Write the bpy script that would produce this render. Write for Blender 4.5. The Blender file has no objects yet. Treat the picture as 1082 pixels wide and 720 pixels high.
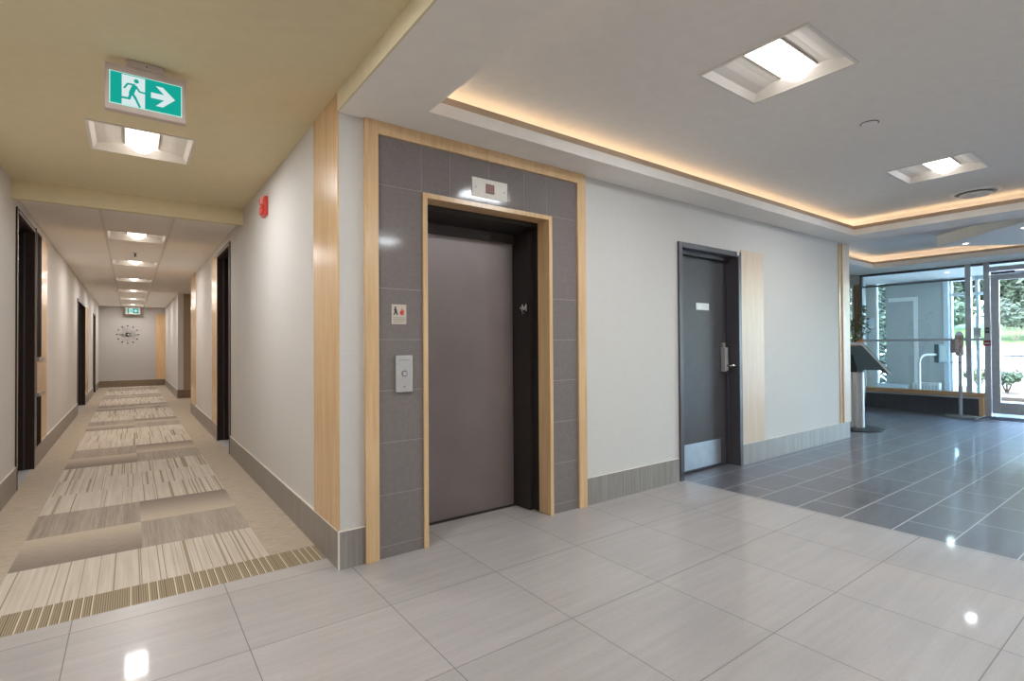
import bpy, bmesh, math, random
from mathutils import Vector, Matrix
random.seed(7)
KN, KC, KL = 25.5, 19, 32           # lamp watts: near corridor, corridor, lobby
KD = 3.2
PI = math.pi
COL = bpy.context.scene.collection
SC = bpy.context.scene

# ------------------------------------------------------------------ materials
def srgb(r, g, b):
    def f(c):
        c /= 255.0
        return c / 12.92 if c <= 0.04045 else ((c + 0.055) / 1.055) ** 2.4
    return (f(r), f(g), f(b), 1.0)

class NT:
    def __init__(s, name):
        s.m = bpy.data.materials.new(name); s.m.use_nodes = True
        s.t = s.m.node_tree; s.t.nodes.clear()
        s.out = s.t.nodes.new('ShaderNodeOutputMaterial')
    def n(s, typ, **kw):
        nd = s.t.nodes.new(typ)
        for k, v in kw.items():
            if k == 'ins':
                for i, x in v.items(): nd.inputs[i].default_value = x
            else: setattr(nd, k, v)
        return nd
    def l(s, a, b): s.t.links.new(a, b)
    def coords(s, scale=(1, 1, 1), loc=(0, 0, 0), rot=(0, 0, 0)):
        c = s.n('ShaderNodeNewGeometry')       # world position: surfaces stay continuous between neighbouring pieces
        mp = s.n('ShaderNodeMapping'); mp.inputs['Scale'].default_value = scale
        mp.inputs['Location'].default_value = loc; mp.inputs['Rotation'].default_value = rot
        s.l(c.outputs['Position'], mp.inputs['Vector']); return mp.outputs['Vector']
    def noise(s, vec, scale=5, detail=3, rough=.5):
        nd = s.n('ShaderNodeTexNoise'); nd.inputs['Scale'].default_value = scale
        nd.inputs['Detail'].default_value = detail; nd.inputs['Roughness'].default_value = rough
        s.l(vec, nd.inputs['Vector']); return nd.outputs['Fac']
    def math(s, op, a, b=None, c=None):
        nd = s.n('ShaderNodeMath', operation=op)
        for i, x in enumerate((a, b, c)):
            if x is None: continue
            if isinstance(x, (int, float)): nd.inputs[i].default_value = x
            else: s.l(x, nd.inputs[i])
        return nd.outputs[0]
    def ramp(s, fac, stops, interp='LINEAR'):
        nd = s.n('ShaderNodeValToRGB'); nd.color_ramp.interpolation = interp
        e = nd.color_ramp.elements
        while len(e) < len(stops): e.new(.5)
        for i, (p, c) in enumerate(stops): e[i].position = p; e[i].color = c
        s.l(fac, nd.inputs['Fac']); return nd.outputs['Color']
    def mix(s, fac, a, b, mode='MIX'):
        nd = s.n('ShaderNodeMix', data_type='RGBA', blend_type=mode)
        for sock, x in ((nd.inputs[0], fac), (nd.inputs[6], a), (nd.inputs[7], b)):
            if isinstance(x, (int, float, tuple)): sock.default_value = x
            else: s.l(x, sock)
        return nd.outputs[2]
    def bsdf(s, color, rough=.6, metal=0, spec=.5, bump=None, bstr=.1, bdist=.002, coat=0):
        b = s.n('ShaderNodeBsdfPrincipled')
        for sock, x in ((b.inputs['Base Color'], color), (b.inputs['Roughness'], rough)):
            if isinstance(x, (int, float, tuple)): sock.default_value = x
            else: s.l(x, sock)
        b.inputs['Metallic'].default_value = metal
        b.inputs['Specular IOR Level'].default_value = spec
        b.inputs['Coat Weight'].default_value = coat
        b.inputs['Coat Roughness'].default_value = .06
        if bump is not None:
            bn = s.n('ShaderNodeBump'); bn.inputs['Strength'].default_value = bstr; bn.inputs['Distance'].default_value = bdist
            s.l(bump, bn.inputs['Height']); s.l(bn.outputs[0], b.inputs['Normal'])
        s.l(b.outputs[0], s.out.inputs[0]); return b

def flat(name, c, rough=.6, metal=0, spec=.5, amt=.06, scale=12):
    t = NT(name); f = t.noise(t.coords(), scale, 3)
    d = tuple(x * (1 - amt) for x in c[:3]) + (1,); u = tuple(min(1, x * (1 + amt)) for x in c[:3]) + (1,)
    t.bsdf(t.ramp(f, [(.3, d), (.7, u)]), rough, metal, spec); return t.m
def emit(name, c, s):
    t = NT(name); e = t.n('ShaderNodeEmission'); e.inputs[0].default_value = c; e.inputs[1].default_value = s
    t.l(e.outputs[0], t.out.inputs[0]); return t.m
def sep(t, vec):
    nd = t.n('ShaderNodeSeparateXYZ'); t.l(vec, nd.inputs[0]); return nd.outputs
def comb(t, x, y, z):
    nd = t.n('ShaderNodeCombineXYZ')
    for i, v in enumerate((x, y, z)):
        if isinstance(v, (int, float)): nd.inputs[i].default_value = v
        else: t.l(v, nd.inputs[i])
    return nd.outputs[0]

def paper(name, c, dark=.93):
    t = NT(name); a = t.noise(t.coords((18, 18, 420)), 1, 2); b = t.noise(t.coords((320, 320, 12)), 1, 2)
    f = t.math('ADD', t.math('MULTIPLY', a, .5), t.math('MULTIPLY', b, .5))
    lo = tuple(x * dark for x in c[:3]) + (1,)
    t.bsdf(t.ramp(f, [(.35, lo), (.62, c)]), .75, 0, .25, f, .12, .001); return t.m
def wood(name, a, b, sc=(14, 14, 1.1), rough=.24, spec=.5):
    t = NT(name); v = t.coords(sc); f = t.noise(v, 1.6, 5, .6); g = t.noise(t.coords((sc[0] * 7, sc[1] * 7, sc[2] * 3)), 1, 2)
    f = t.math('ADD', t.math('MULTIPLY', f, .7), t.math('MULTIPLY', g, .3))
    t.bsdf(t.ramp(f, [(.3, b), (.66, a)]), rough, 0, spec); return t.m

M = {}
M['wallpaper'] = paper('wallpaper cream', srgb(212, 207, 200))
M['wallpaper_grey'] = paper('wallpaper grey', srgb(188, 182, 177))
M['wallpaper_taupe'] = paper('wallpaper taupe', srgb(168, 146, 122))
M['ceil_tan'] = flat('ceiling paint tan', srgb(222, 208, 174), .8, 0, .2, .02)
M['ceil_grey'] = flat('ceiling paint grey', srgb(240, 233, 224), .8, 0, .2, .02)
M['ceil_white'] = flat('ceiling paint white', srgb(240, 235, 230), .8, 0, .2, .02)
M['maple'] = wood('maple', srgb(226, 191, 146), srgb(204, 164, 118))
M['cove_trim'] = wood('cove trim maple', srgb(196, 172, 146), srgb(176, 150, 124), (1.1, 14, 14), rough=.5, spec=.2)
M['maple_daylit'] = wood('maple washed by daylight', srgb(216, 194, 170), srgb(202, 178, 152), rough=.42, spec=.3)  # maple with the wash of cool daylight put into its colour
M['maple_h'] = wood('maple laid level', srgb(226, 191, 146), srgb(204, 164, 118), (1.1, 14, 14))
M['maple_y'] = wood('maple laid along the glazing', srgb(205, 170, 130), srgb(180, 140, 100), (14, 1.1, 14))
M['espresso'] = flat('espresso stained door', srgb(52, 38, 33), .6, 0, .25, .15, 30)
M['frame_metal'] = flat('painted steel frame', srgb(78, 75, 79), .4, 0, .35, .03)
M['frame_light'] = flat('grey metal edge', srgb(170, 160, 152), .35, .4, .5, .03)
M['door_paint'] = flat('door paint charcoal', srgb(76, 73, 75), .5, 0, .25, .05)
M['bronze'] = flat('bronze steel', srgb(134, 122, 119), .42, .35, .5, .05, 3)
M['bronze_dark'] = flat('dark bronze steel', srgb(60, 54, 52), .38, .35, .5, .05, 3)
M['black'] = flat('black plastic', srgb(24, 23, 24), .4)
M['white_plastic'] = flat('white plastic', srgb(222, 218, 212), .45)
M['sign_grey'] = flat('sign housing', srgb(196, 178, 168), .5)
M['steel'] = flat('brushed steel', srgb(200, 197, 194), .34, .55, .5, .05, 60)
M['chrome'] = flat('chrome', srgb(205, 205, 205), .15, 1.0)
M['alu'] = flat('aluminium mullion', srgb(196, 200, 204), .4, .5)
M['alu_light'] = flat('white mullion', srgb(215, 222, 226), .45)
M['alu_dark'] = flat('dark mullion', srgb(98, 104, 110), .4, .3)
M['red'] = flat('red plastic', srgb(205, 62, 54), .35)
M['edge_white'] = flat('pale edge trim', srgb(222, 214, 202), .45)
M['troffer'] = flat('troffer enamel', srgb(228, 222, 214), .5, 0, .4, .01)
M['notice'] = flat('paper notice', srgb(235, 240, 240), .7)
M['ink'] = flat('ink', srgb(60, 60, 64), .7)
M['lens_warm'] = emit('lamp lens warm', (1, .92, .82, 1), 4.6)
M['lens_white'] = emit('lamp lens white', (1, .96, .92, 1), 4.6)
M['led'] = emit('led strip', (1, .80, .57, 1), 5.5)
M['pot'] = emit('downlight lens', (1, .93, .82, 1), 8.0)
M['exit_green'] = emit('lit green', srgb(24, 164, 148), 1.0)
M['exit_white'] = emit('lit white', srgb(215, 232, 232), 1.0)
M['exit_pale'] = emit('lit pale green', srgb(175, 225, 212), 1.2)

def tile_mat(name, a, b, rough, w, hgt, ox, oy, off, grout, streak=(.8, 12, 1), mort=.0022, spec=.5, bd=.0012, coat=.3):
    t = NT(name)
    v = t.coords((1, 1, 1), (-ox, -oy, 0))
    br = t.n('ShaderNodeTexBrick', offset=off, offset_frequency=2, squash=1.0)
    br.inputs['Scale'].default_value = 1; br.inputs['Brick Width'].default_value = w; br.inputs['Row Height'].default_value = hgt
    br.inputs['Mortar Size'].default_value = mort; br.inputs['Mortar Smooth'].default_value = .1; br.inputs['Bias'].default_value = 0
    br.inputs['Color1'].default_value = (.94, .94, .94, 1); br.inputs['Color2'].default_value = (1.04, 1.04, 1.04, 1); br.inputs['Mortar'].default_value = (0, 0, 0, 1)
    t.l(v, br.inputs['Vector'])
    f = t.noise(t.coords(streak), 1.5, 6, .62); g = t.noise(t.coords((2, 2, 2)), 1.3, 3)
    g2 = t.noise(t.coords((9, 30, 1)), 4, 4, .65)
    f = t.math('ADD', t.math('MULTIPLY', f, .5), t.math('ADD', t.math('MULTIPLY', g, .2), t.math('MULTIPLY', g2, .3)))
    c = t.mix(1.0, t.ramp(f, [(.34, b), (.66, a)]), br.outputs['Color'], 'MULTIPLY')
    c = t.mix(br.outputs['Fac'], c, grout)
    r = t.math('MULTIPLY_ADD', f, .06, rough - .03)
    r = t.math('MAXIMUM', r, t.math('MULTIPLY', br.outputs['Fac'], .7))
    t.bsdf(c, r, 0, spec, t.math('SUBTRACT', t.math('MULTIPLY', f, .15), br.outputs['Fac']), .25, bd, coat); return t.m
M['tile_light'] = tile_mat('floor tile pale', srgb(184, 177, 172), srgb(163, 156, 151), .38, .625, .625, .407, .547, 0, srgb(128, 121, 114), spec=.65, coat=.4)
M['tile_dark'] = tile_mat('floor tile charcoal', srgb(110, 109, 113), srgb(90, 90, 95), .32, .625, .3125, 4.49, .708, .5, srgb(196, 196, 198), mort=.0036, bd=.0003, spec=.75)
M['clad'] = flat('wall tile charcoal', srgb(127, 118, 114), .09, 0, .22, .07, 60)
M['grout'] = flat('grout', srgb(150, 142, 136), .8)
def base_mat(name, a, b):
    t = NT(name); f = t.noise(t.coords((90, 90, 2)), 1, 4, .6)
    x, y, z = sep(t, t.coords())
    s = t.math('FRACT', t.math('MULTIPLY', t.math('ADD', x, y), 1.6))
    j = t.math('LESS_THAN', s, .006)
    c = t.mix(j, t.ramp(f, [(.32, b), (.68, a)]), tuple(q * .8 for q in b[:3]) + (1,))
    t.bsdf(c, .4, 0, .5, f, .15, .001); return t.m
M['base_tile'] = base_mat('baseboard tile', srgb(158, 150, 142), srgb(128, 120, 112))
M['base_tile_brown'] = base_mat('baseboard tile end', srgb(140, 120, 98), srgb(118, 98, 78))
M['base_tile_dark'] = base_mat('low wall tile', srgb(84, 88, 94), srgb(66, 70, 76))

# --- carpet tiles
def carpet(name, kind):
    t = NT(name); x, y, z = sep(t, t.coords())
    def vn(u, sc, extra=0):
        return t.noise(comb(t, t.math('MULTIPLY', u, sc), extra, 0), 1, 2, .6)
    row = t.math('FLOOR', t.math('DIVIDE', t.math('SUBTRACT', y, 3.445), .622))
    colm = t.math('FLOOR', t.math('DIVIDE', t.math('ADD', x, .56), .622))
    tid = t.math('ADD', t.math('MULTIPLY', row, 7.31), t.math('MULTIPLY', colm, 3.7))
    pile = t.noise(t.coords((260, 260, 1)), 1, 2)
    bumpf = pile
    if kind == 'stripe':
        jit = t.noise(t.coords((30, 1.5, 1)), 1, 2)
        a = vn(x, 34, tid); b = vn(x, 75, t.math('ADD', tid, 31.0)); c0 = vn(x, 190, tid)
        base = t.ramp(t.math('ADD', t.math('MULTIPLY', jit, .5), t.math('MULTIPLY', c0, .5)), [(.35, srgb(196, 182, 164)), (.65, srgb(222, 211, 195))])
        c = t.mix(t.math('GREATER_THAN', a, .595), base, srgb(166, 151, 126))
        c = t.mix(t.math('GREATER_THAN', b, .65), c, srgb(136, 121, 100))
    elif kind == 'streak':
        a = vn(x, 130, tid); b = t.noise(t.coords((90, 3, 1)), 1, 3); g = vn(x, 5, tid)
        f = t.math('ADD', t.math('MULTIPLY', a, .35), t.math('ADD', t.math('MULTIPLY', b, .3), t.math('MULTIPLY', g, .35)))
        c = t.ramp(f, [(.35, srgb(146, 132, 121)), (.65, srgb(196, 182, 164))])
    elif kind in ('gradn', 'gradf'):
        u = t.math('FRACT', t.math('DIVIDE', t.math('SUBTRACT', y, 3.445), .622))
        if kind == 'gradf': u = t.math('SUBTRACT', 1.0, u)
        h = t.noise(t.coords((14, 160, 1)), 1, 3)
        u = t.math('ADD', u, t.math('MULTIPLY', t.math('SUBTRACT', h, .5), .9))
        c = t.ramp(u, [(.02, srgb(142, 129, 119)), (.4, srgb(168, 153, 137)), (.95, srgb(200, 184, 163))])
    elif kind == 'edge':
        h = t.n('ShaderNodeTexWhiteNoise', noise_dimensions='1D'); t.l(t.math('FLOOR', t.math('MULTIPLY', x, 26)), h.inputs['W'])
        fine = t.math('SUBTRACT', t.math('FRACT', t.math('MULTIPLY', x, 104)), .0)
        c = t.ramp(fine, [(.0, srgb(176, 160, 134)), (.34, srgb(150, 134, 110)), (.68, srgb(134, 118, 94))], 'CONSTANT')
        u2 = t.math('FRACT', t.math('MULTIPLY', x, 26))
        lite = t.math('MULTIPLY', t.math('LESS_THAN', u2, .16), t.math('GREATER_THAN', h.outputs['Value'], .2))
        c = t.mix(lite, c, srgb(222, 206, 178))
        c = t.mix(t.math('MULTIPLY', t.math('GREATER_THAN', u2, .88), t.math('GREATER_THAN', h.outputs['Value'], .45)), c, srgb(112, 96, 74))
    else:
        h = t.noise(t.coords((9, 150, 1)), 1, 4, .65)
        c = t.ramp(h, [(.36, srgb(172, 156, 136)), (.64, srgb(206, 190, 168))])
    c = t.mix(t.math('MULTIPLY', pile, .22), c, (.12, .10, .08, 1))
    t.bsdf(c, .95, 0, .1, bumpf, .35, .003); return t.m
CARP = {k: carpet('carpet ' + k, k) for k in ('border', 'stripe', 'streak', 'gradn', 'gradf', 'edge')}

def tbar_mat():
    t = NT('lay-in ceiling tile'); x, y, z = sep(t, t.coords())
    f = t.noise(t.coords((90, 90, 90)), 1, 3)
    t.bsdf(t.ramp(f, [(.35, srgb(242, 238, 232)), (.65, srgb(250, 246, 241))]), .85, 0, .2, f, .1, .001); return t.m
M['tbar'] = tbar_mat()

def glass_mat(name, tint, refl=1.0):
    t = NT(name); fr = t.n('ShaderNodeFresnel'); fr.inputs[0].default_value = 1.5
    tr = t.n('ShaderNodeBsdfTransparent'); tr.inputs[0].default_value = tint
    gl = t.n('ShaderNodeBsdfGlossy'); gl.inputs['Roughness'].default_value = .0; gl.inputs['Color'].default_value = (.9, 1, 1, 1)
    mx = t.n('ShaderNodeMixShader'); t.l(t.math('MULTIPLY', fr.outputs[0], refl), mx.inputs[0]); t.l(tr.outputs[0], mx.inputs[1]); t.l(gl.outputs[0], mx.inputs[2])
    t.l(mx.outputs[0], t.out.inputs[0]); return t.m
M['glass'] = glass_mat('entrance glass', (.88, .95, .94, 1))
M['glass_clear'] = glass_mat('clear glass', (.95, .98, .97, 1), .8)
M['screen'] = flat('dark screen', srgb(40, 46, 50), .12)
def leafm(name, a, b):
    t = NT(name); f = t.noise(t.coords(), 3, 3)
    bs = t.bsdf(t.ramp(f, [(.35, a), (.65, b)]), .6, 0, .3); return t.m
M['leaf'] = leafm('tree leaves', srgb(26, 35, 27), srgb(60, 70, 55))
M['leaf_b'] = leafm('pale leaves', srgb(42, 52, 41), srgb(80, 90, 73))
M['leaf_shrub'] = leafm('shrub leaves', srgb(58, 70, 46), srgb(96, 106, 72))
M['bark'] = flat('bark', srgb(96, 84, 72), .9, 0, .2, .25, 8)
M['grass'] = leafm('grass', srgb(60, 78, 42), srgb(94, 110, 66))
M['asphalt'] = flat('pale driveway', srgb(214, 212, 209), .9, 0, .2, .06, 2)
M['soil'] = flat('planting soil', srgb(120, 98, 80), .95, 0, .1, .2, 9)
M['flower'] = flat('dried flowers', srgb(190, 140, 100), .8, 0, .2, .2, 40)
M['pot_dark'] = flat('dark planter', srgb(66, 70, 74), .5)
M['mat'] = flat('entrance mat', srgb(92, 98, 108), .95, 0, .1, .15, 60)
M['panel_teal'] = flat('vestibule wall paint', srgb(176, 176, 172), .7, 0, .3, .03)
M['sani'] = flat('stand poster', srgb(176, 140, 126), .5, 0, .4, .35, 28)
M['red_dull'] = flat('red decal', srgb(150, 42, 58), .4)

# ------------------------------------------------------------------ mesh builder
class MB:
    def __init__(s): s.v = []; s.f = []; s.mi = []; s.cur = 0
    def add(s, vs, fs):
        o = len(s.v); s.v += [tuple(v) for v in vs]; s.f += [tuple(i + o for i in f) for f in fs]; s.mi += [s.cur] * len(fs); return s
    def box(s, x0, x1, y0, y1, z0, z1):
        vs = [(x, y, z) for z in (z0, z1) for y in (y0, y1) for x in (x0, x1)]
        return s.add(vs, [(0, 2, 3, 1), (4, 5, 7, 6), (0, 1, 5, 4), (2, 6, 7, 3), (0, 4, 6, 2), (1, 3, 7, 5)])
    def prism(s, poly, a0, a1, axis='y'):
        """poly: 2-D points; axis y -> (x,z) points, axis x -> (y,z), axis z -> (x,y)"""
        def p(q, a): return {'y': (q[0], a, q[1]), 'x': (a, q[0], q[1]), 'z': (q[0], q[1], a)}[axis]
        n = len(poly); vs = [p(q, a0) for q in poly] + [p(q, a1) for q in poly]
        return s.add(vs, [tuple(range(n)), tuple(range(2 * n - 1, n - 1, -1))] + [(i, i + n, (i + 1) % n + n, (i + 1) % n) for i in range(n)])
    def tube(s, path, r, n=10, closed_ends=True):
        P = [Vector(p) for p in path]; R = r if isinstance(r, (list, tuple)) else [r] * len(P)
        vs = []; up = Vector((0, 0, 1))
        t0 = (P[1] - P[0]).normalized(); side = t0.cross(up)
        if side.length < 1e-3: side = t0.cross(Vector((0, 1, 0)))
        side.normalize()
        for i, q in enumerate(P):
            t = (P[min(i + 1, len(P) - 1)] - P[max(i - 1, 0)]).normalized()
            side = (side - t * side.dot(t)).normalized(); b = t.cross(side)
            vs += [q + (side * math.cos(2 * PI * k / n) + b * math.sin(2 * PI * k / n)) * R[i] for k in range(n)]
        fs = [(i * n + k, i * n + (k + 1) % n, (i + 1) * n + (k + 1) % n, (i + 1) * n + k) for i in range(len(P) - 1) for k in range(n)]
        fs += [tuple(range(n))[::-1], tuple((len(P) - 1) * n + k for k in range(n))]
        return s.add(vs, fs)
    def lathe(s, prof, cx=0, cy=0, n=32, axis='z', c3=None):
        """prof: (radius, height) points"""
        vs = []
        for r, h in prof:
            for k in range(n):
                a = 2 * PI * k / n; u, w = r * math.cos(a), r * math.sin(a)
                if axis == 'z': vs.append((cx + u, cy + w, h))
                elif axis == 'y': vs.append((cx + u, h, cy + w))
                else: vs.append((h, cx + u, cy + w))
        m = len(prof)
        fs = [(i * n + k, i * n + (k + 1) % n, (i + 1) * n + (k + 1) % n, (i + 1) * n + k) for i in range(m - 1) for k in range(n)]
        fs += [tuple(range(n))[::-1], tuple((m - 1) * n + k for k in range(n))]
        return s.add(vs, fs)
    def ball(s, c, r, n=12, sq=(1, 1, 1)):
        m = n // 2; vs = []
        for i in range(1, m):
            a = PI * i / m
            for k in range(n): vs.append((c[0] + sq[0] * r * math.sin(a) * math.cos(2 * PI * k / n), c[1] + sq[1] * r * math.sin(a) * math.sin(2 * PI * k / n), c[2] + sq[2] * r * math.cos(a)))
        fs = [(i * n + k, (i + 1) * n + k, (i + 1) * n + (k + 1) % n, i * n + (k + 1) % n) for i in range(m - 2) for k in range(n)]
        vs += [(c[0], c[1], c[2] + sq[2] * r), (c[0], c[1], c[2] - sq[2] * r)]; t = len(vs) - 2
        fs += [(t, k, (k + 1) % n) for k in range(n)] + [(t + 1, (m - 2) * n + (k + 1) % n, (m - 2) * n + k) for k in range(n)]
        return s.add(vs, fs)
    def plate(s, axis, a0, a1, u0, u1, v0, v1, holes=()):
        """a slab with rectangular holes; axis z: u=x v=y, axis y: u=x v=z, axis x: u=y v=z"""
        us = sorted({u0, u1} | {h[0] for h in holes} | {h[1] for h in holes}); vs = sorted({v0, v1} | {h[2] for h in holes} | {h[3] for h in holes})
        us = [u for u in us if u0 <= u <= u1]; vs = [v for v in vs if v0 <= v <= v1]
        def solid(i, j):
            if not (0 <= i < len(us) - 1 and 0 <= j < len(vs) - 1): return False
            cu, cv = (us[i] + us[i + 1]) / 2, (vs[j] + vs[j + 1]) / 2
            return not any(h[0] < cu < h[1] and h[2] < cv < h[3] for h in holes)
        def p(u, v, a): return {'z': (u, v, a), 'y': (u, a, v), 'x': (a, u, v)}[axis]
        idx = {}
        def vi(i, j, k):
            if (i, j, k) not in idx: idx[(i, j, k)] = len(loc); loc.append(p(us[i], vs[j], (a0, a1)[k]))
            return idx[(i, j, k)]
        loc = []; fs = []
        for i in range(len(us) - 1):
            for j in range(len(vs) - 1):
                if not solid(i, j): continue
                for k in (0, 1): fs.append((vi(i, j, k), vi(i + 1, j, k), vi(i + 1, j + 1, k), vi(i, j + 1, k)))
                for (di, dj), e in (((-1, 0), ((i, j), (i, j + 1))), ((1, 0), ((i + 1, j), (i + 1, j + 1))), ((0, -1), ((i, j), (i + 1, j))), ((0, 1), ((i, j + 1), (i + 1, j + 1)))):
                    if not solid(i + di, j + dj): fs.append((vi(*e[0], 0), vi(*e[1], 0), vi(*e[1], 1), vi(*e[0], 1)))
        return s.add(loc, fs)

def obj(name, mb, mat, parent=None, smooth=False, bevel=0, **props):
    me = bpy.data.meshes.new(name); me.from_pydata(mb.v, [], mb.f)
    mats = mat if isinstance(mat, (list, tuple)) else [mat]
    for m in mats: me.materials.append(m)
    if len(mats) > 1:
        for p, i in zip(me.polygons, mb.mi): p.material_index = i
    bm = bmesh.new(); bm.from_mesh(me); bmesh.ops.recalc_face_normals(bm, faces=bm.faces); bm.to_mesh(me); bm.free()
    o = bpy.data.objects.new(name, me); COL.objects.link(o)
    if smooth:
        for p in me.polygons: p.use_smooth = True
        md = o.modifiers.new('edge', 'EDGE_SPLIT'); md.split_angle = math.radians(40)
    if bevel:
        md = o.modifiers.new('bevel', 'BEVEL'); md.width = bevel; md.segments = 2; md.limit_method = 'ANGLE'; md.angle_limit = math.radians(40)
    if parent is not None: o.parent = parent
    for k, v in props.items(): o[k] = v
    return o
def S(name, mb, mat, **k): return obj(name, mb, mat, kind='structure', **k)
def thing(name, label, cat, loc=(0, 0, 0), rz=0, group=None, kind=None):
    o = bpy.data.objects.new(name, None); COL.objects.link(o); o.location = loc; o.rotation_euler = (0, 0, rz)
    o.empty_display_size = .1; o['label'] = label; o['category'] = cat
    if group: o['group'] = group
    if kind: o['kind'] = kind
    return o
def tag(o, label, cat, group=None):
    o['label'] = label; o['category'] = cat
    if group: o['group'] = group
    return o
def copy_tree(root, loc, label, rz=None, group=None):
    r = root.copy(); COL.objects.link(r); r.location = loc; r['label'] = label
    if rz is not None: r.rotation_euler = (0, 0, rz)
    if group: r['group'] = group
    for ch in list(root.children):
        c = ch.copy(); COL.objects.link(c); c.parent = r
        for g in list(ch.children):
            d = g.copy(); COL.objects.link(d); d.parent = c
    return r
B = lambda *a: MB().box(*a)

# ------------------------------------------------------------------ the room
XL, XR, YE, YW = -.83, .966, 21.5, 2.985       # corridor side walls, corridor end, elevator wall (wall faces)
ZS, ZC, ZN, ZT = 2.625, 2.83, 2.735, 2.66      # soffit, lobby ceiling, near corridor ceiling, lay-in ceiling
XG = 12.0                                       # entrance glazing
# floors
S('floor', MB().prism([(XL - .4, -3.2), (4.185, -3.2), (4.185, 3.6), (.98, 3.6), (.98, 3.19), (XL - .4, 3.19)], -.12, 0, 'z'), M['tile_light'])
S('floor.001', B(4.185, 14.6, -3.2, 6.0, -.12, 0), M['tile_dark'])
fb = B(XL - .4, .98, 3.19, 22, -.12, -.001).box(.98, 2.8, 11.8, 15.8, -.12, -.001)
fc = MB()
Q = lambda x0, x1, y0, y1: fc.add([(x0, y0, 0), (x1, y0, 0), (x1, y1, 0), (x0, y1, 0)], [(0, 1, 2, 3)])
kinds = ['border', 'stripe', 'streak', 'gradn', 'gradf', 'edge']
def cq(kind, *a): fc.cur = kinds.index(kind); Q(*a)
cx = [-.56, .062, .684]
cq('edge', XL - .3, .98, 3.19, 3.445)
cq('border', XL - .3, cx[0], 3.445, 21.9); cq('border', .98, 1.3, 6.9, 8.2); cq('border', cx[2], .98, 3.445, 21.9); cq('border', .98, 2.75, 11.9, 15.7)
pl = ['gradn', 'streak', 'stripe', 'stripe', 'stripe']; pr = ['streak', 'gradf', 'stripe', 'stripe', 'stripe']
y = 3.445; k = 0
while y < 21.5:
    a, b = ('stripe', 'stripe') if k == 0 else (pl[(k - 1) % 5], pr[(k - 1) % 5])
    cq(a, cx[0], cx[1], y, y + .622); cq(b, cx[1], cx[2], y, y + .622); y += .622; k += 1
fl = S('floor_carpet', fc, [CARP[k] for k in kinds])
S('floor_base', fb, M['grout'])

# ceilings
LH = .29
def lh(x, y): return (x - LH, x + LH, y - LH, y + LH)
near_lights = [(.067, 4.55), (.067, 2.05)]  # the second is added out of view to light the near corridor
corr_lights = [(.065, 7.98), (.06, 10.45), (.06, 13.03), (.06, 15.55), (.06, 18.05), (.06, 20.5)]
lobby_lights = [(2.945, 1.46), (5.815, 1.47), (2.945, -1.25), (5.815, -1.25)]  # the last two are added behind the view as light fill
S('ceiling_corridor', MB().plate('z', ZN, ZN + .06, XL - .12, XR + .12, -3.2, 6.15, [lh(*p) for p in near_lights]), M['ceil_tan'])
S('beam_corridor', B(XL, XR, 6.12, 6.19, 2.575, ZN), M['ceil_tan'])
S('ceiling_layin', MB().plate('z', ZT, ZT + .02, XL - .12, 2.8, 6.17, YE + .1, [lh(*p) for p in corr_lights]), M['tbar'])
gx = MB()
for xx in (-.245, .375): gx.box(xx - .012, xx + .012, 6.19, YE, ZT - .006, ZT)
S('trim_1', gx, M['edge_white'])
# lobby soffit with its coffer, bulkhead towards the corridor
CX0, CX1, CY0, CY1 = 1.385, 7.29, -2.1, 2.68
S('ceiling_soffit', MB().plate('z', ZS, 2.70, XR, 7.8, -3.2, YW, [(CX0, CX1, CY0, CY1)]), M['ceil_grey'])
S('ceiling_bulkhead', B(XR - .012, XR, -3.2, YW - .01, ZS, ZN + .02), M['ceil_tan'])
S('ceiling_lobby', MB().plate('z', ZC, ZC + .06, XR, 7.8, -3.2, YW + .05, [lh(*p) for p in lobby_lights]), M['ceil_grey'])
def ring(x0, x1, y0, y1, w, z0, z1):
    return B(x0 - w, x1 + w, y1, y1 + w, z0, z1).box(x0 - w, x1 + w, y0 - w, y0, z0, z1).box(x0 - w, x0, y0, y1, z0, z1).box(x1, x1 + w, y0, y1, z0, z1)
S('trim_2', ring(CX0 - .006, CX1 + .006, CY0 - .006, CY1 + .006, .02, 2.70, 2.745), M['cove_trim'])
S('cove_wall', ring(CX0 - .19, CX1 + .19, CY0 - .19, CY1 + .19, .02, 2.70, ZC), M['ceil_white'])
def led(name, label, x0, x1, y0, y1, z, group):
    o = obj(name, ring(x0 - .14, x1 + .14, y0 - .14, y1 + .14, .012, z, z + .012), M['led']); tag(o, label, 'light strip'); return o
led('cove_light_strip', 'warm light strip hidden in the cove around the large lobby ceiling recess', CX0, CX1, CY0, CY1, 2.715, None)
# soffit end towards the entrance
S('ceiling_step', B(7.78, 7.8, -3.2, YW + .02, ZS, 2.98), M['ceil_grey'])
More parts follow.
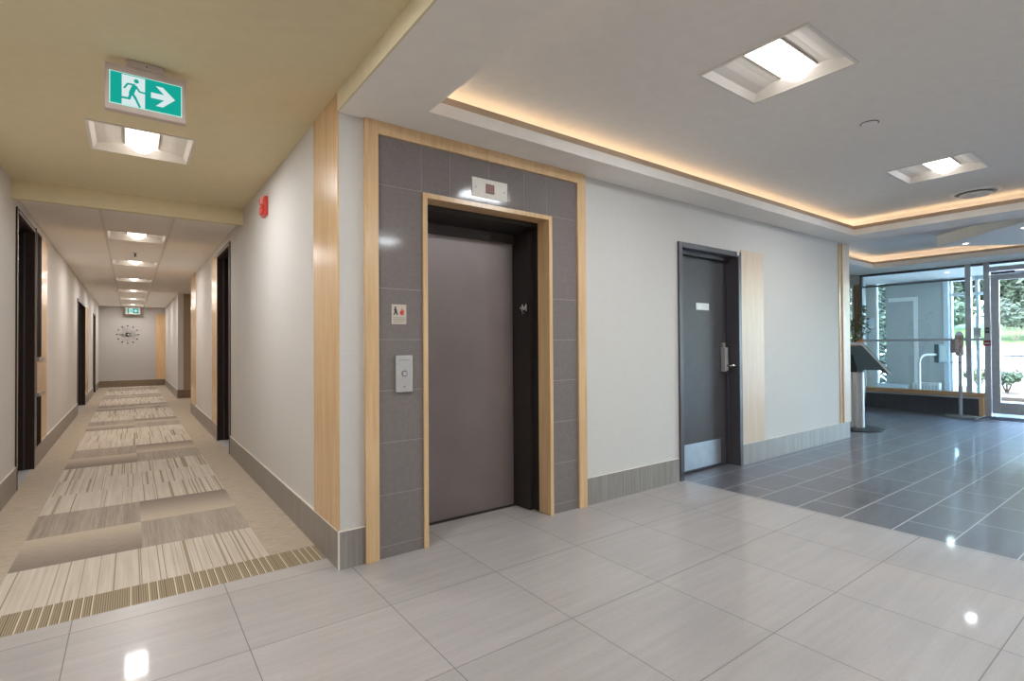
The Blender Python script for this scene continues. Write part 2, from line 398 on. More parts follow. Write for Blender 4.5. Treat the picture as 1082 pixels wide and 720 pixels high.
# entrance bay
DX0, DX1, DY0, DY1, ZS2, ZC2 = 7.8, 11.1, -2.1, 3.77, 2.665, 2.89
S('ceiling_entrance_soffit', MB().plate('z', ZS2, 2.745, 7.8, XG + .1, -3.2, 6.0, [(DX0, DX1, DY0, DY1)]), M['ceil_grey'])
S('ceiling_entrance', B(7.8, XG + .1, -3.2, 6.0, ZC2, ZC2 + .06), M['ceil_white'])
S('trim_3', B(DX0, DX1 + .026, DY1 + .006, DY1 + .026, 2.745, 2.785).box(DX1 + .006, DX1 + .026, DY0, DY1 + .006, 2.745, 2.785), M['cove_trim'])
S('cove_wall.001', B(DX0, DX1 + .2, DY1 + .19, DY1 + .21, 2.745, ZC2).box(DX1 + .19, DX1 + .21, DY0, DY1 + .2, 2.745, ZC2), M['ceil_white'])
l2 = obj('cove_light_strip.001', B(DX0, DX1 + .152, DY1 + .14, DY1 + .152, 2.755, 2.767).box(DX1 + .14, DX1 + .152, DY0, DY1 + .14, 2.755, 2.767), M['led'])
tag(l2, 'warm light strip hidden in the cove above the glazed entrance wall', 'light strip')
cl = MB().prism([(9.82, 2.5), (11.05, 1.4), (11.05, -1.8), (6.9 + 1.2, -1.8), (8.1, .7)], 2.735, ZC2, 'z')
S('ceiling_cloud', cl, M['ceil_grey'])
# roof over everything, so that only the glazing lets daylight in
S('roof', B(-2, 15.2, -3.6, 23, 3.1, 3.25), M['ceil_grey'])

# walls
EX0, EX1, EZ = 1.52, 2.53, 2.215                # elevator opening
LX0, LX1, LZ = 4.12, 5.19, 2.24                 # lobby door opening
S('wall_elevator', MB().plate('y', YW, YW + .12, XR, 7.87, 0, 2.86, [(EX0 - .03, EX1 + .03, 0, EZ + .03), (LX0, LX1, 0, LZ)]), M['wallpaper'])
S('wall_lobby_end', B(7.75, 7.87, YW + .12, 6.0, 0, 2.75), M['wallpaper'])
AY0, AY1 = 11.96, 15.6                          # side passage off the corridor
S('wall_right', MB().plate('x', XR, XR + .12, YW + .12, AY0, 0, 2.80, [(7.05, 8.1, 0, 2.55)]), M['wallpaper'])
S('wall_right.001', B(XR, XR + .12, AY1, YE, 0, 2.72), M['wallpaper'])
S('wall_passage', B(XR + .12, 2.8, AY1, AY1 + .1, 0, 2.72).box(XR + .12, 2.8, AY0 - .1, AY0, 0, 2.72).box(2.7, 2.8, AY0, AY1, 0, 2.72), M['wallpaper_taupe'])
S('wall_left', MB().plate('x', XL - .12, XL, -3.2, YE, 0, 2.80, [(6.42, 7.42, 0, 2.52), (13.1, 15.1, 0, 2.24), (18.3, 19.3, 0, 2.24)]), M['wallpaper'])
S('wall_end', B(XL - .1, XR + .1, YE, YE + .1, 0, 2.72), M['wallpaper_grey'])
S('wall_back', B(XL - .12, 14.6, -3.2, -3.08, 0, 3.0), M['wallpaper'])
S('wall_shaft', B(1.2, 2.8, 3.5, 3.6, 0, 2.5).box(1.2, 1.3, 3.105, 3.5, 0, 2.5).box(2.75, 2.8, 3.105, 3.5, 0, 2.5), M['black'])
S('wall_closet', B(3.9, 5.5, 3.3, 3.36, 0, 2.5).box(3.9, 3.96, 3.11, 3.3, 0, 2.5).box(5.44, 5.5, 3.11, 3.3, 0, 2.5), M['black'])

# baseboards (tile, pale top edge)
HB = .213
def baseb(name, x0, x1, y0, y1, mat='base_tile', edge=None):
    o = S(name, B(x0, x1, y0, y1, 0, HB), M[mat])
    obj('edge_strip', B(x0, x1, y0, y1, HB, HB + .004), M['edge_white'], o)
    return o
bt = .012
baseb('baseboard_elevator', XR - bt, 1.11, YW - bt, YW)
baseb('baseboard_elevator.001', 2.905, LX0 - .01, YW - bt, YW)
baseb('baseboard_elevator.002', LX1 + .01, 7.87 + bt, YW - bt, YW)
baseb('baseboard_right', XR - bt, XR, YW, 7.0)
baseb('baseboard_right.001', XR - bt, XR, 8.13, AY0)
baseb('baseboard_right.002', XR - bt, XR, AY1, YE - bt)
baseb('baseboard_left', XL, XL + bt, 2, 6.37); baseb('baseboard_left.001', XL, XL + bt, 7.47, 13.05)
baseb('baseboard_left.002', XL, XL + bt, 15.15, 18.25); baseb('baseboard_left.003', XL, XL + bt, 19.35, YE - bt)
baseb('baseboard_end', XL, XR, YE - bt, YE, 'base_tile_brown')
baseb('baseboard_passage', XR + .0, 2.7, AY1 - bt, AY1, 'base_tile_brown')
S('trim_4', B(XR - bt - .003, XR - bt + .006, YW - bt - .003, YW - bt + .006, 0, HB), M['edge_white'])

# maple panels on the walls
pt = .009
S('trim_5', B(XR - pt, XR, YW + .002, 3.47, HB + .004, ZN), M['maple'])                 # corridor corner
S('trim_6', B(XR - pt, XR, 8.16, 8.72, HB + .004, 2.55), M['maple'])
S('trim_7', B(XR - pt, XR, 11.06, AY0, HB + .004, ZT), M['maple'])
S('trim_8', B(XL, XL + pt, 7.9, 8.46, HB + .004, 2.55), M['maple'])
S('trim_9', B(XL, XL + pt, 15.15, 16.2, HB + .004, 2.24), M['maple'])
S('trim_10', B(.70, XR, YE - pt, YE, HB + .004, 2.44), M['maple'])
S('trim_11', B(LX1 + .015, 5.655, YW - pt, YW, HB + .004, 2.275), M['maple_daylit'])            # beside the lobby door
S('trim_12', B(7.66, 7.87, YW - .03, YW, HB + .006, 2.61), M['maple_daylit'])                   # lobby end strip
S('trim_13', B(7.60, 7.66, YW - .012, YW, HB + .006, 2.61), M['maple'])

# ------------------------------------------------------------------ elevator
YF = 2.955                                      # front face of the maple surround
fr = B(1.11, 1.192, YF, YW, 0, ZS - .001).box(2.82, 2.905, YF, YW, 0, ZS - .001).box(1.192, 2.82, YF, YW, 2.545, ZS - .001)
S('trim_14', fr, M['maple'], bevel=.002)
# charcoal wall tiles, each a slab over the grout bed
S('wall_tile_grout', B(1.192, 1.49, YW - .0102, YW, 0, 2.545).box(2.56, 2.82, YW - .0102, YW, 0, 2.545).box(1.49, 2.56, YW - .0102, YW, 2.25, 2.545), M['grout'])
zr = [0, .07, .378, .692, 1.005, 1.314, 1.624, 2.25]
tl = MB(); g = .0022
for x0, x1 in ((1.192, 1.488), (2.562, 2.82)):
    for z0, z1 in zip(zr[:-1], zr[1:]): tl.box(x0 + g * .4, x1 - g * .4, YW - .011, YW - .002, z0 + g, z1 - g)
for x0, x1 in ((1.192, 1.484), (1.484, 1.69), (1.69, 1.998), (1.998, 2.305), (2.305, 2.52), (2.52, 2.82)):
    tl.box(x0 + g, x1 - g, YW - .011, YW - .002, 2.25 + g, 2.545 - g)
S('wall_tile_cladding', tl, M['clad'])
iy = 3.10
S('trim_15', B(1.488, EX0, 2.963, iy, 0, 2.247).box(EX1, 2.562, 2.963, iy, 0, 2.247).box(EX0, EX1, 2.963, iy, EZ, 2.247), M['maple'], bevel=.002)
ev = thing('elevator_door', 'brown-grey steel elevator door deep in a dark metal surround framed with maple', 'elevator door', (2.0, 3.35, 0))
L = lambda mb, o: mb  # readability
def shift(mb, dx, dy, dz=0): mb.v = [(a + dx, b + dy, c + dz) for a, b, c in mb.v]; return mb
def part(name, mb, mat, par, **k):
    l = par.location
    # geometry given in world coordinates, stored relative to the thing's base
    if par.parent is None and par.type == 'EMPTY':
        if par.rotation_euler[2] == 0: shift(mb, -l[0], -l[1], -l[2])
    return obj(name, mb, mat, par, **k)
part('door_panel', B(1.51, 2.474, 3.35, 3.385, 0.006, 2.10), M['bronze'], ev, bevel=.003)
part('jamb', MB().prism([(EX1, 3.10), (EX1, 3.16), (2.49, 3.16), (2.476, 3.40), (2.555, 3.40), (2.555, 3.10)], 0, EZ, 'z'), M['bronze_dark'], ev)
part('jamb', B(1.495, EX0 + .01, 3.10, 3.40, 0, EZ), M['bronze_dark'], ev)
hd = MB().prism([(3.105, EZ), (3.105, EZ - .03), (3.20, EZ - .04), (3.335, EZ - .055), (3.335, 2.085), (3.40, 2.085), (3.40, EZ)], EX0 + .01, EX1, 'x')
part('header', hd, M['bronze_dark'], ev)
part('sill', B(1.53, 2.474, 3.325, 3.40, -.002, .005), M['bronze_dark'], ev)
# floor plate with a star and the letter M on the jamb
fp = thing('floor_number_plate', 'small black braille plate with star and letter M on the elevator jamb', 'sign', (2.478, 3.215, 1.51))
part('plate', B(2.474, 2.484, 3.165, 3.262, 1.512, 1.602), M['black'], fp)
X = 2.472
def bar2(mb, a, b, w, x0, x1):
    (y0, z0), (y1, z1) = a, b; d = math.hypot(y1 - y0, z1 - z0); ny, nz = -(z1 - z0) / d * w / 2, (y1 - y0) / d * w / 2
    mb.prism([(y0 + ny, z0 + nz), (y1 + ny, z1 + nz), (y1 - ny, z1 - nz), (y0 - ny, z0 - nz)], x0, x1, 'x')
let = MB()
for a, b in (((3.226, 1.54), (3.226, 1.595)), ((3.226, 1.595), (3.201, 1.552)), ((3.201, 1.552), (3.176, 1.595)), ((3.176, 1.595), (3.176, 1.54))): bar2(let, a, b, .0085, X, X + .004)
part('letter', let, M['white_plastic'], fp)
st = [(3.247 + (.011 if i % 2 == 0 else .0045) * math.sin(i * PI / 5), 1.567 + (.011 if i % 2 == 0 else .0045) * math.cos(i * PI / 5)) for i in range(10)]
part('star', MB().prism(st, X, X + .004, 'x'), M['white_plastic'], fp)
br = MB()
for i, (a, b) in enumerate(((0, 0), (0, 1), (1, 0), (2, 1), (3, 0), (3, 1))): br.box(X, X + .004, 3.228 - a * .008, 3.231 - a * .008, 1.522 + b * .007, 1.525 + b * .007)
part('braille_dots', br, M['white_plastic'], fp)
# hall lantern over the door
YT = YW - .011
ln = thing('hall_lantern', 'pale steel indicator plate with a dark square display over the elevator', 'indicator', (2.0, YT, 2.288))
part('plate', B(1.857, 2.149, YT - .006, YT, 2.290, 2.419), M['edge_white'], ln, bevel=.001)
part('display', B(1.967, 2.037, YT - .008, YT - .004, 2.322, 2.388), flat('display glass', srgb(132, 92, 86), .6), ln)
seg = MB()
for i in range(4): seg.box(1.98 + i * .013, 1.984 + i * .013, YT - .0085, YT - .006, 2.332, 2.378)
part('display_lines', seg, flat('display lines', srgb(165, 120, 112), .4), ln)
for xs in (1.885, 2.122):
    part('screw', MB().lathe([(.004, YT - .0075), (.004, YT - .004)], xs, 2.352, 10, 'y'), M['ink'], ln)
# fire notice plaque
pq = thing('fire_notice_plaque', 'small square plaque with black and red figures above the call panel', 'sign', (1.327, YT, 1.40))
part('plate', B(1.278, 1.374, YT - .004, YT, 1.408, 1.529), flat('plaque cream', srgb(205, 192, 176), .4), pq)
def fig(x, z, mat, nm):
    m = MB(); y0, y1 = YT - .0055, YT - .003
    m.prism([(x + .006 * math.cos(a * PI / 5), z + .028 + .006 * math.sin(a * PI / 5)) for a in range(10)], y0, y1)
    m.prism([(x - .012, z + .018), (x + .006, z + .022), (x + .011, z + .002), (x + .016, z - .016), (x + .009, z - .018), (x + .001, z - .002), (x - .006, z - .018), (x - .014, z - .016), (x - .004, z + .004)], y0, y1)
    part(nm, m, mat, pq)
fig(1.302, 1.482, M['ink'], 'running_figure')
fl_ = MB().prism([(1.335, 1.466), (1.331, 1.482), (1.337, 1.494), (1.339, 1.484), (1.345, 1.510), (1.352, 1.488), (1.356, 1.500), (1.359, 1.480), (1.354, 1.464)], YT - .0055, YT - .003)
part('flame', fl_, M['red'], pq)
tx = MB()
for i in range(4): tx.box(1.287, 1.365 - (.012 if i == 3 else 0), YT - .0052, YT - .003, 1.447 - i * .009, 1.450 - i * .009)
part('text_lines', tx, flat('plaque text', srgb(150, 138, 126), .6), pq)
# call panel
cp = thing('elevator_call_panel', 'tall brushed steel call panel with one round button on the dark tiles', 'call panel', (1.355, YT, .99))
part('plate', B(1.30, 1.410, YT - .014, YT, .992, 1.216), M['steel'], cp, bevel=.002)
part('button', MB().lathe([(.014, YT - .019), (.014, YT - .012)], 1.356, 1.105, 20, 'y'), M['steel'], cp, smooth=True)
part('button_ring', MB().lathe([(.019, YT - .0155), (.019, YT - .013)], 1.356, 1.105, 24, 'y'), M['frame_metal'], cp)
kh = MB().lathe([(.004, YT - .015), (.004, YT - .013)], 1.356, 1.025, 12, 'y')
part('key_switch', kh, M['ink'], cp)
part('engraved_line', B(1.32, 1.392, YT - .0146, YT - .013, 1.187, 1.189), M['ink'], cp)

# ------------------------------------------------------------------ lobby service door
d1 = thing('door_1', 'charcoal service door with keypad lever and steel kick plate in the lobby wall', 'door', (4.655, 3.12, 0), kind='structure')
part('door_frame', B(LX0, 4.175, 2.965, 3.108, 0, LZ).box(5.135, LX1, 2.965, 3.108, 0, LZ).box(4.175, 5.135, 2.965, 3.108, 2.19, LZ).box(4.175, 4.19, 3.09, 3.108, 0, 2.19).box(5.12, 5.135, 3.09, 3.108, 0, 2.19), M['frame_metal'], d1, bevel=.002)
part('door_leaf', B(4.178, 5.132, 3.11, 3.15, .012, 2.187), M['door_paint'], d1, bevel=.002)
part('kick_plate', B(4.21, 5.0, 3.1075, 3.1115, .03, .285), flat('satin steel', srgb(178, 182, 188), .38, .85), d1)
nm = part('name_plate', B(4.59, 4.81, 3.107, 3.112, 1.625, 1.695), M['notice'], d1)
tx = MB(); xx = 4.605
for w in (.014, .016, .012, .016, .014, .008, .016, .012, .014, .016): tx.box(xx, xx + w - .003, 3.1055, 3.108, 1.657, 1.674); xx += w + .004
tx.box(4.70, 4.79, 3.1055, 3.108, 1.638, 1.645)
part('lettering', tx, flat('plate lettering', srgb(150, 160, 168), .5), nm)
lk = MB().prism([(5.02, 1.24), (5.075, 1.24), (5.085, 1.0), (5.02, .985)], 3.06, 3.11, 'y')
kp = part('keypad_lock', lk, M['steel'], d1, bevel=.004)
part('lock_cap', B(5.02, 5.07, 3.085, 3.11, 1.24, 1.29), M['frame_light'], d1)
part('lever', MB().tube([(5.05, 3.06, 1.05), (5.05, 3.015, 1.05), (5.062, 3.0, 1.05), (5.165, 3.0, 1.05)], .011, 10), M['chrome'], d1, smooth=True)
bt_ = MB()
for i in range(5):
    for j in range(2): bt_.box(5.03 + j * .018, 5.042 + j * .018, 3.056, 3.062, 1.1 + i * .024, 1.113 + i * .024)
part('keypad_buttons', bt_, M['frame_metal'], kp)
part('contact_sensor', B(5.1, 5.13, 2.955, 2.968, 2.205, 2.235), M['white_plastic'], d1)
part('closer_rail', B(4.2, 5.11, 3.05, 3.108, 2.15, 2.188), M['bronze_dark'], d1)

# ------------------------------------------------------------------ corridor doors (deep dark recesses)
def corridor_door(name, label, side, y0, y1, z1, x, lever=True, fw=.05, depth=.25):
    """side -1: in the left wall, +1: in the right wall; x is the wall face"""
    s = side; d = thing(name, label, 'door', (x, y0, 0), kind='structure')
    def bx(xa, xb, *r): a, b = sorted((x + s * xa, x + s * xb)); return B(a, b, *r)
    f = bx(-.012, .14, y0 - fw, y0, 0, z1 + fw); f2 = bx(-.012, depth, y1, y1 + .012, 0, z1 + fw)
    h = bx(-.012, .14, y0, y1, z1, z1 + fw)
    part('frame_edge', bx(-.016, -.011, y0 - fw, y0 - fw + .02, HB, z1 + fw).add(*unb(bx(-.016, -.011, y0, y1 + .01, z1 + .012, z1 + .03))), M['frame_light'], d)
    part('door_frame', f.add(*unb(f2)).add(*unb(h)), M['espresso'], d)
    part('jamb_lining', bx(.0, depth, y1 - .006, y1, .005, z1), M['espresso'], d)
    part('stop_strip', bx(.06, .075, y1 - .02, y1 - .006, .005, z1), M['frame_metal'], d)
    lf = part('door_leaf', bx(depth - .05, depth, y0 - .02, y1 + .02, .006, z1 + .02), M['espresso'], d)
    part('recess_lining', bx(.0, depth, y0 - .02, y0, 0.005, z1 + .02).add(*unb(bx(0, depth, y0, y1, z1 - .004, z1 + .01))), M['espresso'], d)
    part('threshold', bx(-.0, depth, y0, y1, 0, .004), flat('threshold', srgb(176, 172, 168), .5), d)
    if lever:
        yy = y1 - .16
        part('lever', MB().tube([(x + s * (depth - .05), yy, 1.03), (x + s * (depth - .135), yy, 1.03), (x + s * (depth - .15), yy - .012, 1.03), (x + s * (depth - .15), yy - .12, 1.03)], .012, 8), M['chrome'], lf_parent(d), smooth=True)
        part('escutcheon', MB().lathe([(.028, x + s * (depth - .06)), (.028, x + s * (depth - .045))], yy, 1.03, 16, 'x'), M['steel'], d)
    return d
def unb(mb): return mb.v, mb.f
def lf_parent(d): return d
corridor_door('door_2', 'dark espresso suite door recessed in the left corridor wall beside a dark sidelight', -1, 6.42, 7.42, 2.50, XL)
corridor_door('door_3', 'wide dark espresso doorway farther along the left corridor wall', -1, 13.1, 15.1, 2.2, XL, False)
corridor_door('door_4', 'narrow dark doorway next to the grey end wall of the corridor', -1, 18.3, 19.3, 2.2, XL, False)
corridor_door('door_5', 'dark espresso suite door recessed in the right corridor wall under the beam', 1, 7.05, 8.1, 2.50, XR)
hs = obj('recess_shell', B(XL - .5, XL - .26, 6.2, 7.7, 0, 2.7).box(XL - .5, XL - .26, 12.9, 15.3, 0, 2.5).box(XL - .5, XL - .26, 18.1, 19.5, 0, 2.5).box(XR + .26, XR + .4, 6.8, 8.3, 0, 2.7), M['black'])
hs.name = 'wall_recess_backing'; hs['kind'] = 'structure'
# dark panel with a small maple ledge box beside the left door
sp = thing('entry_side_panel', 'tall dark panel with small maple ledge box beside the left corridor door', 'wall panel', (XL, 7.66, HB))
dpm = flat('dark side panel', srgb(40, 30, 27), .75, 0, .02)
part('upper_panel', B(XL + .002, XL + .02, 7.46, 7.87, 1.18, 2.53), dpm, sp)
part('lower_panel', B(XL + .002, XL + .02, 7.46, 7.87, HB + .006, .76), dpm, sp)
part('ledge_box', B(XL + .002, XL + .03, 7.46, 7.87, .80, 1.14), M['maple'], sp)
part('ledge', B(XL + .002, XL + .045, 7.46, 7.87, 1.14, 1.18), M['frame_light'], sp)
part('ledge', B(XL + .002, XL + .045, 7.46, 7.87, .76, .80), M['frame_light'], sp)
part('edge_strip', B(XL + .002, XL + .026, 7.445, 7.46, HB + .006, 2.53), M['frame_light'], sp)
part('head_strip', B(XL + .002, XL + .026, 7.445, 7.88, 2.53, 2.56), M['frame_light'], sp)

# ------------------------------------------------------------------ ceiling lights
def troffer(name, label, loc, rz, lens, group):
    t = thing(name, label, 'ceiling light', loc, rz, group)
    h = .287
    obj('trim_frame', ring(-h, h, -h, h, .018, -.005, .0), M['troffer'], t)
    # housing: end and side walls flaring out of the opening, reflector wings either side of the lens
    w = MB()
    for s in (-1, 1):
        w.prism([(s * h, 0), (s * (h - .028), .05), (s * (h - .028), .09), (s * (h + .0), .09)], -h, h, 'x')
        w.prism([(s * h, 0), (s * (h - .022), .035), (s * (h - .022), .09), (s * h, .09)], -h, h, 'y')
    obj('housing', w.box(-h, h, -h, h, .088, .1), M['troffer'], t)
    for s in (-1, 1):
        a = [(s * (h - .022), .036), (s * (h - .08), .05), (s * .16, .066), (s * .108, .074), (s * .108, .08), (s * (h - .022), .08)]
        obj('reflector', MB().prism(a, -h + .028, h - .028, 'y'), M['troffer'], t)
    n = 14; arc = [(-.098 + .196 * i / n, .082 - .072 * math.sin(PI * i / n) ** .75) for i in range(n + 1)]
    ln = obj('lens', MB().prism(arc, -h + .03, h - .03, 'y'), lens, t, smooth=True)
    for s in (-1, 1):
        obj('lens_rail', B(s * .104 - .004, s * .104 + .004, -h + .028, h - .028, .066, .084), M['frame_light'], t)
    return t
t0 = troffer('ceiling_light', 'recessed square light in the tan ceiling behind the near exit sign', (near_lights[0][0], near_lights[0][1], ZN), 0, M['lens_warm'], None)
copy_tree(t0, (near_lights[1][0], near_lights[1][1], ZN), 'added fill light, unseen in the tan ceiling in front of the exit sign')
ords = ['first recessed square light past the corridor beam', 'second recessed light along the lay-in corridor ceiling, just past the sprinkler', 'third recessed light along the lay-in corridor ceiling',
        'fourth recessed light along the lay-in corridor ceiling', 'fifth recessed light along the corridor ceiling, last but one before the end wall', 'last recessed corridor light, next to the small exit sign at the end wall']
for p, lab in zip(corr_lights, ords): copy_tree(t0, (p[0], p[1], ZT), lab, 0, 'recessed lights along the corridor ceiling')
t1 = troffer('ceiling_light', 'large recessed square light in the lobby ceiling, in front of the elevator', (lobby_lights[0][0], lobby_lights[0][1], ZC), PI / 2, M['lens_white'], 'recessed lights in the lobby ceiling')
for p, lab in zip(lobby_lights[1:], ['recessed square light in the lobby ceiling next to the round air vent', 'added fill light, unseen in the lobby ceiling across from the elevator', 'added fill light, unseen in the lobby ceiling across from the service door']):
    copy_tree(t1, (p[0], p[1], ZC), lab, PI / 2, 'recessed lights in the lobby ceiling')

# the lamps themselves, one under each lens
def lamp(x, y, z, w, col, rz=0):
    d = bpy.data.lights.new('ceiling_lamp', 'AREA'); d.shape = 'RECTANGLE'; d.size = .2; d.size_y = .5; d.energy = w; d.color = col
    o = bpy.data.objects.new('ceiling_lamp', d); COL.objects.link(o); o.location = (x, y, z); o.rotation_euler = (0, 0, rz)
for p in near_lights: lamp(p[0], p[1], ZN - .012, KN, (.92, .95, 1))
for p in corr_lights: lamp(p[0], p[1], ZT - .012, KC, (1, .97, .96))
for p in lobby_lights: lamp(p[0], p[1], ZC - .012, KL, (.87, .93, .98), PI / 2)

# exit signs
def exit_sign(name, label, loc, w=.338, hgt=.232):
    t = thing(name, label, 'exit sign', loc)
    obj('housing', B(-w / 2, w / 2, -.0, .045, 0, hgt), M['sign_grey'], t, bevel=.004)
    br = obj('ceiling_bracket', B(-.085, .075, -.01, .05, hgt, hgt + .034), M['sign_grey'], t, bevel=.003)
    obj('screw', MB().lathe([(.004, -.012), (.004, -.009)], 0, hgt + .017, 8, 'y'), M['ink'], br)
    pw, ph, z0 = .298, .156, .034
    u = lambda a: -pw / 2 + a * pw; v = lambda b: z0 + ph * (1 - b)
    obj('lit_border', B(-pw / 2 - .004, pw / 2 + .004, -.002, 0, z0 - .004, z0 + ph + .004), M['exit_pale'], t)
    pn = obj('green_panel', B(-pw / 2, pw / 2, -.004, -.001, z0, z0 + ph), M['exit_green'], t)
    obj('doorway', B(u(.155), u(.475), -.0055, -.003, v(1.0), v(.03)), M['exit_white'], pn)
    m = MB(); y0, y1 = -.007, -.005
    m.prism([(u(.355) + .0105 * math.cos(a * PI / 8), v(.17) + .0105 * math.sin(a * PI / 8)) for a in range(16)], y0, y1)
    def limb(pts, ws):
        for (a, b), w_ in zip(zip(pts[:-1], pts[1:]), ws):
            (x0, z0_), (x1, z1_) = (u(a[0]), v(a[1])), (u(b[0]), v(b[1])); d = math.hypot(x1 - x0, z1_ - z0_); nx, nz = -(z1_ - z0_) / d * w_ / 2, (x1 - x0) / d * w_ / 2
            m.prism([(x0 + nx, z0_ + nz), (x1 + nx, z1_ + nz), (x1 - nx, z1_ - nz), (x0 - nx, z0_ - nz)], y0, y1)
            m.prism([(x1 + w_ / 2 * math.cos(k * PI / 5), z1_ + w_ / 2 * math.sin(k * PI / 5)) for k in range(10)], y0, y1)
    limb([(.335, .31), (.285, .60)], [.021]); limb([(.34, .30), (.235, .31), (.19, .46)], [.0085, .008]); limb([(.345, .33), (.40, .49), (.475, .50)], [.0085, .008])
    limb([(.285, .58), (.255, .78), (.12, .79)], [.012, .010]); limb([(.295, .58), (.345, .74), (.40, .98)], [.012, .010])
    obj('running_figure', m, M['exit_green'], pn)
    ar = [(.56, .41), (.75, .41), (.63, .17), (.73, .17), (.91, .5), (.73, .83), (.63, .83), (.75, .59), (.56, .59)]
    obj('arrow', MB().prism([(u(a), v(b)) for a, b in ar], y0 + .0005, y1), M['exit_white'], pn)
    return t
exit_sign('exit_sign', 'large green running-man exit sign with right arrow hung from the tan ceiling', (.066, 3.25, 2.454 + .012), .342)
exit_sign('exit_sign', 'small distant green exit sign hung by the grey end wall', (.065, 21.2, ZT - .262), .40)

# sprinkler, detector plate, vent, strobe
sk = thing('sprinkler', 'small pendent sprinkler head in the lay-in corridor ceiling', 'sprinkler', (.054, 9.3, ZT))
obj('escutcheon', MB().lathe([(.03, 0), (.03, -.006), (.012, -.012)], 0, 0, 20), M['steel'], sk, smooth=True)
obj('body', MB().tube([(0, 0, -.01), (0, 0, -.05)], [.011, .008], 10), M['frame_metal'], sk)
obj('deflector', MB().lathe([(.022, -.05), (.022, -.054)], 0, 0, 16), M['frame_metal'], sk)
dp = thing('sprinkler_cover', 'small round white cover plate in the lobby ceiling between the two lights', 'cover plate', (4.21, 1.44, ZC))
obj('plate', MB().lathe([(.05, 0), (.05, -.006), (.044, -.012), (.01, -.013)], 0, 0, 28), M['ceil_white'], dp, smooth=True)
obj('gap_ring', MB().lathe([(.056, 0), (.056, -.003), (.05, -.003)], 0, 0, 28), M['frame_metal'], dp)
vt = thing('air_vent', 'round white ceiling air diffuser beside the lobby cove', 'air vent', (7.02, 1.46, ZC))
vw = flat('vent enamel', srgb(246, 242, 238), .4)
obj('outer_ring', MB().lathe([(.168, -.012), (.172, -.018), (.185, -.017), (.206, -.006), (.207, 0), (.168, 0)], 0, 0, 40), vw, vt, smooth=True)
obj('gap_shade', MB().lathe([(.168, -.002), (.168, -.012), (.05, -.034), (.05, -.002)], 0, 0, 40), M['black'], vt)  # black cone stands in for the shade in the gaps between rings
obj('cone_ring', MB().lathe([(.128, -.020), (.134, -.028), (.108, -.040), (.102, -.030)], 0, 0, 36), vw, vt, smooth=True)
obj('core', MB().lathe([(.07, -.031), (.076, -.042), (.04, -.054), (.01, -.056)], 0, 0, 28), vw, vt, smooth=True)
fs = thing('wall_mounted_strobe', 'red fire alarm strobe high on the right corridor wall', 'fire alarm', (XR, 4.96, 2.425))
obj('backplate', B(-.03, 0, -.075, .075, 0, .17), M['red'], fs, bevel=.008)
obj('horn', B(-.05, -.028, -.055, .055, .015, .09), M['red'], fs, bevel=.008)
obj('strobe_lens', B(-.055, -.028, -.028, .028, .10, .155), flat('strobe lens', srgb(236, 150, 140), .2), fs, bevel=.006)
ot = thing('wall_outlet', 'white outlet plate low on the corridor wall past the recessed door', 'outlet', (XR, 10.17, .25))
obj('plate', B(-.006, 0, -.04, .04, 0, .115), M['white_plastic'], ot, bevel=.002)
for zz in (.03, .075): obj('socket', B(-.008, -.005, -.017, .017, zz - .012, zz + .012), M['edge_white'], ot)

# sunburst clock on the end wall
ck = thing('wall_clock', 'sunburst wall clock with dark hub on the grey end wall', 'clock', (-.073, YE, 1.735))
obj('hub', MB().lathe([(.062, 0), (.062, -.03), (.05, -.04)], 0, 0, 24, 'y'), M['black'], ck, smooth=True)
obj('hub_glint', MB().lathe([(.035, -.03), (.035, -.043)], .018, 0, 20, 'y'), M['chrome'], ck)
for i in range(12):
    a = i * PI / 6; r1 = .29
    sk_ = obj('spoke', MB().tube([(.06 * math.cos(a), -.015, .06 * math.sin(a)), (r1 * math.cos(a), -.015, r1 * math.sin(a))], .0035, 6), M['chrome'], ck)
    obj('ball', MB().ball((r1 * math.cos(a), -.018, r1 * math.sin(a)), .022, 10), M['frame_metal'], sk_, smooth=True)
    a += PI / 12; r1 = .20
    sk_ = obj('spoke', MB().tube([(.06 * math.cos(a), -.012, .06 * math.sin(a)), (r1 * math.cos(a), -.012, r1 * math.sin(a))], .003, 6), M['chrome'], ck)
    obj('ball', MB().ball((r1 * math.cos(a), -.015, r1 * math.sin(a)), .012, 8), M['frame_light'], sk_, smooth=True)
obj('hour_hand', MB().tube([(0, -.045, 0), (-.19, -.045, .02)], .006, 6), M['chrome'], ck)
obj('minute_hand', MB().tube([(0, -.05, 0), (.24, -.05, .0)], .006, 6), M['chrome'], ck)

# ------------------------------------------------------------------ entrance glazing
gz = thing('window_1', 'tall glazed entrance wall with grey mullions above a maple ledge', 'window', (XG, 2.3, 0), kind='structure')
ZG = ZS2
part('mullion', B(XG - .03, XG + .05, 4.265, 4.31, .30, ZG), M['alu_dark'], gz)
part('mullion', B(XG - .04, XG + .05, 2.575, 2.655, .40, ZG), M['alu'], gz)
part('mullion', B(XG - .04, XG + .05, 2.325, 2.405, 0, ZG), M['alu'], gz)
part('head_rail', B(XG - .03, XG + .05, -3.08, 4.265, ZG - .04, ZG), M['alu_dark'], gz)
part('rail', B(XG - .03, XG + .04, 2.405, 4.265, 1.315, 1.355), M['alu'], gz)
part('rail', B(XG - .02, XG + .04, 2.655, 4.265, 2.40, 2.435), M['alu_dark'], gz)
part('rail', B(XG - .05, XG + .05, 1.2, 2.325, 2.50, 2.58), M['alu'], gz)
